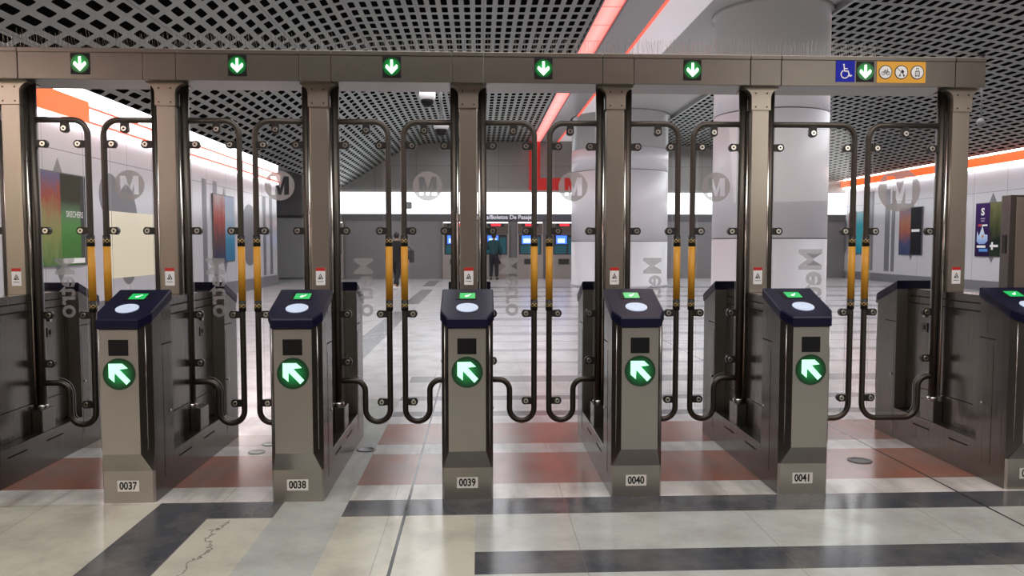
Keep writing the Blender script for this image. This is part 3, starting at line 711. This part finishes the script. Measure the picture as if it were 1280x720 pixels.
MB().cyl((X-.003, 22.70, 1.66), (X, 22.70, 1.66), .05, 14).xf(L).build('orange_dot', mat('print_orange', (.6, .3, .15), .5), s[1])
link('title', text_mesh('SHOW', .15, L @ wallM(1, 22.74, 1.33), bold=.04, sx=1.1), print_white, s[1]) if False else MB().box(X-.002, X, 22.56, 22.96, 1.31, 1.38).xf(L).build('title_line', print_white, s[1])
MB().box(X-.002, X, 22.46, 22.86, 1.19, 1.28).xf(L).build('blue_line', mat('print_blue', (.08, .3, .75), .5), s[1])
MB().box(X-.002, X, 22.0, 22.36, 1.33, 1.40).box(X-.002, X, 22.22, 22.30, 1.25, 1.48).xf(L).build('white_mark', print_white, s[0])
pt, s, L = poster(1, 25.95, 27.35, 26.62, 1.05, 2.72, grad('print_black', [(.012, .012, .014), (.015, .015, .018)]),
       grad('print_orange_crowd', [(.05, .06, .14), (.07, .08, .18), (.4, .12, .07), (.45, .2, .14), (.25, .22, .3)], noise=.45, sc=6), 'half black, half orange poster on the right wall seen through the wide gate')
MB().box(XR-.052, XR-.049, 26.06, 26.55, 1.86, 1.95).xf(L).build('title_line', print_white, s[0])
poster(1, 29.9, 31.2, 30.55, 1.05, 2.72, grad('print_teal', [(.03, .25, .40), (.06, .40, .45), (.04, .35, .42), (.35, .6, .65)], noise=.25),
       grad('print_brown', [(.1, .05, .05), (.3, .1, .08), (.2, .1, .12)], noise=.3), 'teal poster at the far end of the right wall, between the wide gate tubes')

# ------------------------------------------------------------------ hanging things
t = thing('hanging_microphone', 'thin rod with a small ball hanging from the perforated ceiling at the right', 'microphone', (10.36, 15.4, 3.92))
MB().cyl((0, 0, .05), (0, 0, 1.37), .018, 8).build('rod', M['dark_trim'], t)
MB().lathe([(.01, -.09), (.06, -.07), (.085, 0), (.06, .06), (.02, .09)], 16).build('ball', M['dark_trim'], t)
MB().box(-.12, .03, -.02, .02, 1.34, 1.38).build('hook', M['dark_trim'], t)
def camera_unit(x, y, z, lab):
    t = thing('security_camera', lab, 'camera', (x, y, z), 'security cameras under the ceiling')
    MB().cyl((0, 0, .3), (0, 0, 5.61-z), .035, 10).build('drop_pole', M['dark_trim'], t)
    MB().lathe([(.19, .3), (.19, .17), (.16, .12)], 20).build('housing', M['white'], t)
    MB().lathe([(.155, .14), (.15, .06), (.10, -.02), (.02, -.05)], 20).build('dome', M['black'], t)
camera_unit(-1.18, 18, 4.65, 'white dome camera on a drop pole under the ceiling left of the middle post')
camera_unit(-.92, 19.2, 4.15, 'lower dome camera hanging just left of the middle post')

# ------------------------------------------------------------------ people
def skin_body(name, joints, bones, mt, parent, sub=2, root=0):
    me = bpy.data.meshes.new(name); names = list(joints)
    me.from_pydata([joints[n][0] for n in names], [(names.index(a), names.index(b)) for a, b in bones], []); me.update()
    o = link(name, me, mt, parent)
    md = o.modifiers.new('skin', 'SKIN'); md.use_smooth_shade = True
    if not me.skin_vertices: me.attributes
    for i, n in enumerate(names):
        r = joints[n][1]; r = r if isinstance(r, tuple) else (r, r)
        me.skin_vertices[0].data[i].radius = r; me.skin_vertices[0].data[i].use_root = (i == root)
    s = o.modifiers.new('sub', 'SUBSURF'); s.levels = sub; s.render_levels = sub
    return o
def bake(o):
    dg = bpy.context.evaluated_depsgraph_get(); bpy.context.view_layer.update()
    me = bpy.data.meshes.new_from_object(o.evaluated_get(dg)); m_ = list(o.data.materials); o.modifiers.clear(); o.data = me
    me.materials.clear()
    for x in m_: me.materials.append(x)
    for p in me.polygons: p.use_smooth = True
SKIN = mat('skin', (.42, .26, .19), .5); HAIR = mat('dark_hair', (.012, .009, .008), .5)
BLACK = mat('black_cloth', (.012, .012, .014), .8); GREYC = mat('dark_grey_cloth', (.05, .05, .055), .8)
TEAL = mat('teal_cloth', (.008, .06, .07), .75); NAVY = mat('dark_trousers', (.012, .012, .018), .8); SHOE = mat('white_shoe', (.8, .8, .8), .5)
def person(name, lab, loc, rz, H, J, top, bottom, shoe, fing=True):
    t = thing(name, lab, 'person', loc); t.rotation_euler.z = rz; t.scale = (H/1.75,)*3
    # body: one continuous skinned figure
    B = [('pelvis', 'waist'), ('waist', 'chest'), ('chest', 'neck'), ('neck', 'skull'), ('skull', 'crown')]
    for s in 'LR':
        B += [('chest', 'sh'+s), ('sh'+s, 'el'+s), ('el'+s, 'wr'+s), ('wr'+s, 'palm'+s), ('pelvis', 'hip'+s), ('hip'+s, 'kn'+s), ('kn'+s, 'an'+s), ('an'+s, 'toe'+s)]
    for s in 'LR':
        w = Vector(J['palm'+s][0]); d = (w-Vector(J['wr'+s][0])).normalized(); sx = -1 if s == 'L' else 1
        for k, (off, ln) in enumerate(((-.030, .062), (-.010, .072), (.010, .068), (.030, .055))):
            a = w+Vector((0, off, 0))+d*.02; b_ = a+d*ln*.55+Vector((-sx*.006, 0, 0)); c = a+d*ln+Vector((-sx*.022, 0, 0))
            for q, p in (('a', a), ('b', b_), ('c', c)): J['f%s%d%s' % (s, k, q)] = (tuple(p), .0085)
            B += [('palm'+s, 'f%s%da' % (s, k)), ('f%s%da' % (s, k), 'f%s%db' % (s, k)), ('f%s%db' % (s, k), 'f%s%dc' % (s, k))]
        a = w+Vector((0, -.035, 0))-d*.02; b_ = a+Vector((-sx*.008, -.022, 0))+d*.03
        J['th%sa' % s] = (tuple(a), .011); J['th%sb' % s] = (tuple(b_), .009)
        B += [('palm'+s, 'th%sa' % s), ('th%sa' % s, 'th%sb' % s)]
    body = skin_body('body', J, B, SKIN, t); bake(body)
    # clothes follow the same joints, a little wider
    def cloth(nm, keys, bones, m_, grow):
        JJ = {k_: (J[k_][0], tuple(r+grow for r in (J[k_][1] if isinstance(J[k_][1], tuple) else (J[k_][1],)*2))) for k_ in keys}
        o = skin_body(nm, JJ, bones, m_, t); bake(o); return o
    cloth('jacket', ['waist', 'pelvis', 'chest', 'neck'] + [a+s for s in 'LR' for a in ('sh', 'el', 'wr')],
          [('waist', 'pelvis'), ('waist', 'chest'), ('chest', 'neck')] + [p for s in 'LR' for p in (('chest', 'sh'+s), ('sh'+s, 'el'+s), ('el'+s, 'wr'+s))], top, .03)
    cloth('trousers', ['pelvis', 'waist'] + [a+s for s in 'LR' for a in ('hip', 'kn', 'an')],
          [('pelvis', 'waist')] + [p for s in 'LR' for p in (('pelvis', 'hip'+s), ('hip'+s, 'kn'+s), ('kn'+s, 'an'+s))], bottom, .02)
    for s in 'LR':
        a, b_ = Vector(J['an'+s][0]), Vector(J['toe'+s][0]); h = a+Vector((0, .05, -.045))
        o = skin_body('shoe', {'h': (tuple(h), .045), 'm': (tuple((h+b_)/2), .05), 't': (tuple(b_), .042)}, [('h', 'm'), ('m', 't')], shoe, t); bake(o)
    # head details: facing -y
    c = Vector(J['skull'][0])
    for sx in (-1, 1):
        MB().lathe([(.001, -.012), (.011, -.006), (.012, .004), (.001, .012)], 10).build('eye', mat('eye', (.05, .04, .035), .3), t, (c.x+sx*.032, c.y-.088, c.z+.015))
        MB().lathe([(.004, -.03), (.014, -.01), (.017, .012), (.006, .03)], 10).build('ear', SKIN, t, (c.x+sx*.083, c.y+.005, c.z))
    MB().rings([[(c.x-.006, c.y-.09, c.z+.01), (c.x+.006, c.y-.09, c.z+.01), (c.x, c.y-.075, c.z+.01)], [(c.x-.016, c.y-.108, c.z-.028), (c.x+.016, c.y-.108, c.z-.028), (c.x, c.y-.07, c.z-.028)]]).build('nose', SKIN, t)
    MB().box(c.x-.024, c.x+.024, c.y-.094, c.y-.08, c.z-.062, c.z-.052, .004).build('mouth', mat('lips', (.30, .11, .10), .5), t)
    hb = MB(); bmesh.ops.create_uvsphere(hb.bm, u_segments=20, v_segments=12, radius=1)
    for v in hb.bm.verts:
        v.co = Vector((v.co.x*.090, v.co.y*.104+.012, v.co.z*.112+.032))
        if v.co.y < -.03 and v.co.z < .07: v.co.y = -.03+(v.co.y+.03)*.1
    for f in hb.bm.faces: f.smooth = True
    hb.xf(Matrix.Translation(c)).build('hair', HAIR, t)
    return t
def joints(kneeL, ankL, toeL, kneeR, ankR, toeR, elL, wrL, pL, elR, wrR, pR):
    J = {'pelvis': ((0, 0, .95), (.135, .10)), 'waist': ((0, 0, 1.10), (.125, .09)), 'chest': ((0, .01, 1.32), (.15, .10)), 'neck': ((0, .0, 1.50), .052), 'skull': ((0, -.015, 1.63), (.078, .092)), 'crown': ((0, -.01, 1.69), (.072, .085)),
         'shL': ((-.18, .01, 1.41), .058), 'shR': ((.18, .01, 1.41), .058), 'hipL': ((-.09, 0, .88), .092), 'hipR': ((.09, 0, .88), .092)}
    for s, kn, an, to, el, wr, pa in (('L', kneeL, ankL, toeL, elL, wrL, pL), ('R', kneeR, ankR, toeR, elR, wrR, pR)):
        J['kn'+s] = (kn, .060); J['an'+s] = (an, .042); J['toe'+s] = (to, .034); J['el'+s] = (el, .043); J['wr'+s] = (wr, .030); J['palm'+s] = (pa, (.036, .022))
    return J
# walker in black, striding away to the right with a bag
J = joints((-.10, .10, .50), (-.13, .42, .16), (-.14, .34, .05), (.10, -.16, .50), (.10, -.22, .085), (.10, -.37, .035),
           (-.30, .06, 1.14), (-.33, -.10, .92), (-.33, -.14, .84), (.30, .05, 1.14), (.33, .02, .90), (.33, .0, .81))
person('person', 'person in black clothes and pale shoes walking across the far hall with a bag', (-2.55, 23.9, 0), math.radians(160), 1.78, J, BLACK, BLACK, SHOE)
t = thing('shoulder_bag', 'dark grey bag hanging beside the person walking in black', 'bag', (-2.19, 24.04, .84))
bb = MB(); bb.box(-.17, .17, -.08, .08, 0, .40, .05).build('bag_body', GREYC, t)
MB().cyl((-.13, 0, .37), (-.20, -.16, .68), .014, 8).cyl((-.20, -.16, .68), (-.16, -.10, .665), .014, 8).cyl((-.16, -.10, .665), (.12, 0, .37), .014, 8).build('strap', BLACK, t)
# man standing at a ticket machine, back to the hall, one hand raised to the screen
J = joints((-.10, -.03, .50), (-.11, .02, .085), (-.13, -.14, .035), (.10, -.03, .50), (.11, .03, .085), (.13, -.13, .035),
           (-.25, -.03, 1.13), (-.24, -.16, .92), (-.24, -.19, .84), (.26, -.12, 1.16), (.19, -.34, 1.28), (.17, -.41, 1.33))
person('person', 'man in dark teal top and dark trousers standing at a ticket machine', (.62, 30.55, 0), math.radians(172), 1.86, J, TEAL, NAVY, BLACK)

# ------------------------------------------------------------------ lights
def area(name, loc, rot, sx, sy, e, col=(1, 1, 1)):
    d = bpy.data.lights.new(name, 'AREA'); d.shape = 'RECTANGLE'; d.size = sx; d.size_y = sy; d.energy = e; d.color = col
    o = bpy.data.objects.new(name, d); C.objects.link(o); o.location = loc; o.rotation_euler = [math.radians(a) for a in rot]; return o
area('near_floor_fill', (.8, 1.6, 5.2), (0, 0, 0), 10, 2.6, 360, (1, .97, .93))  # added fill above the near floor, no visible fixture
area('entrance_light_left', (-5.2, .5, 2.2), (75, 0, -28), 1.2, 2.2, 8, (1, .90, .55))
area('entrance_light_right', (4.8, -1.5, 3.0), (68, 0, 30), 2.0, 2.0, 40, (1, .95, .88))
area('hall_fill_left', (-.6, 19, 5.45), (0, 0, 0), 3.2, 20, 560, (.97, .97, 1))  # added fill to brighten the far hall; no ceiling lamp there
area('hall_fill_right', (9.4, 20, 5.2), (0, 0, 0), 3.2, 20, 640, (.97, .97, 1))  # second added hall fill, likewise without a fixture
area('hall_fill_middle', (1.0, 8.6, 5.5), (0, 0, 0), 6, 2.2, 110, (.97, .97, 1))  # added fill just beyond the gates, no lamp of the hall
wd = bpy.data.worlds.new('world'); bpy.context.scene.world = wd; wd.use_nodes = True
wd.node_tree.nodes['Background'].inputs[0].default_value = (.5, .5, .52, 1); wd.node_tree.nodes['Background'].inputs[1].default_value = .2

# ------------------------------------------------------------------ camera
cd = bpy.data.cameras.new('camera'); co = bpy.data.objects.new('camera', cd); C.objects.link(co)
cd.sensor_width = 36; cd.lens = 36*950/1280; cd.clip_end = 200
co.location = (0, 0, 1.4); co.rotation_euler = (math.radians(90-3.2533), 0, math.radians(-2.5274))
sc = bpy.context.scene; sc.camera = co
sc.view_settings.view_transform = 'Standard'; sc.view_settings.look = 'None'; sc.view_settings.exposure = 0
sc.cycles.transparent_max_bounces = 24; sc.cycles.max_bounces = 8
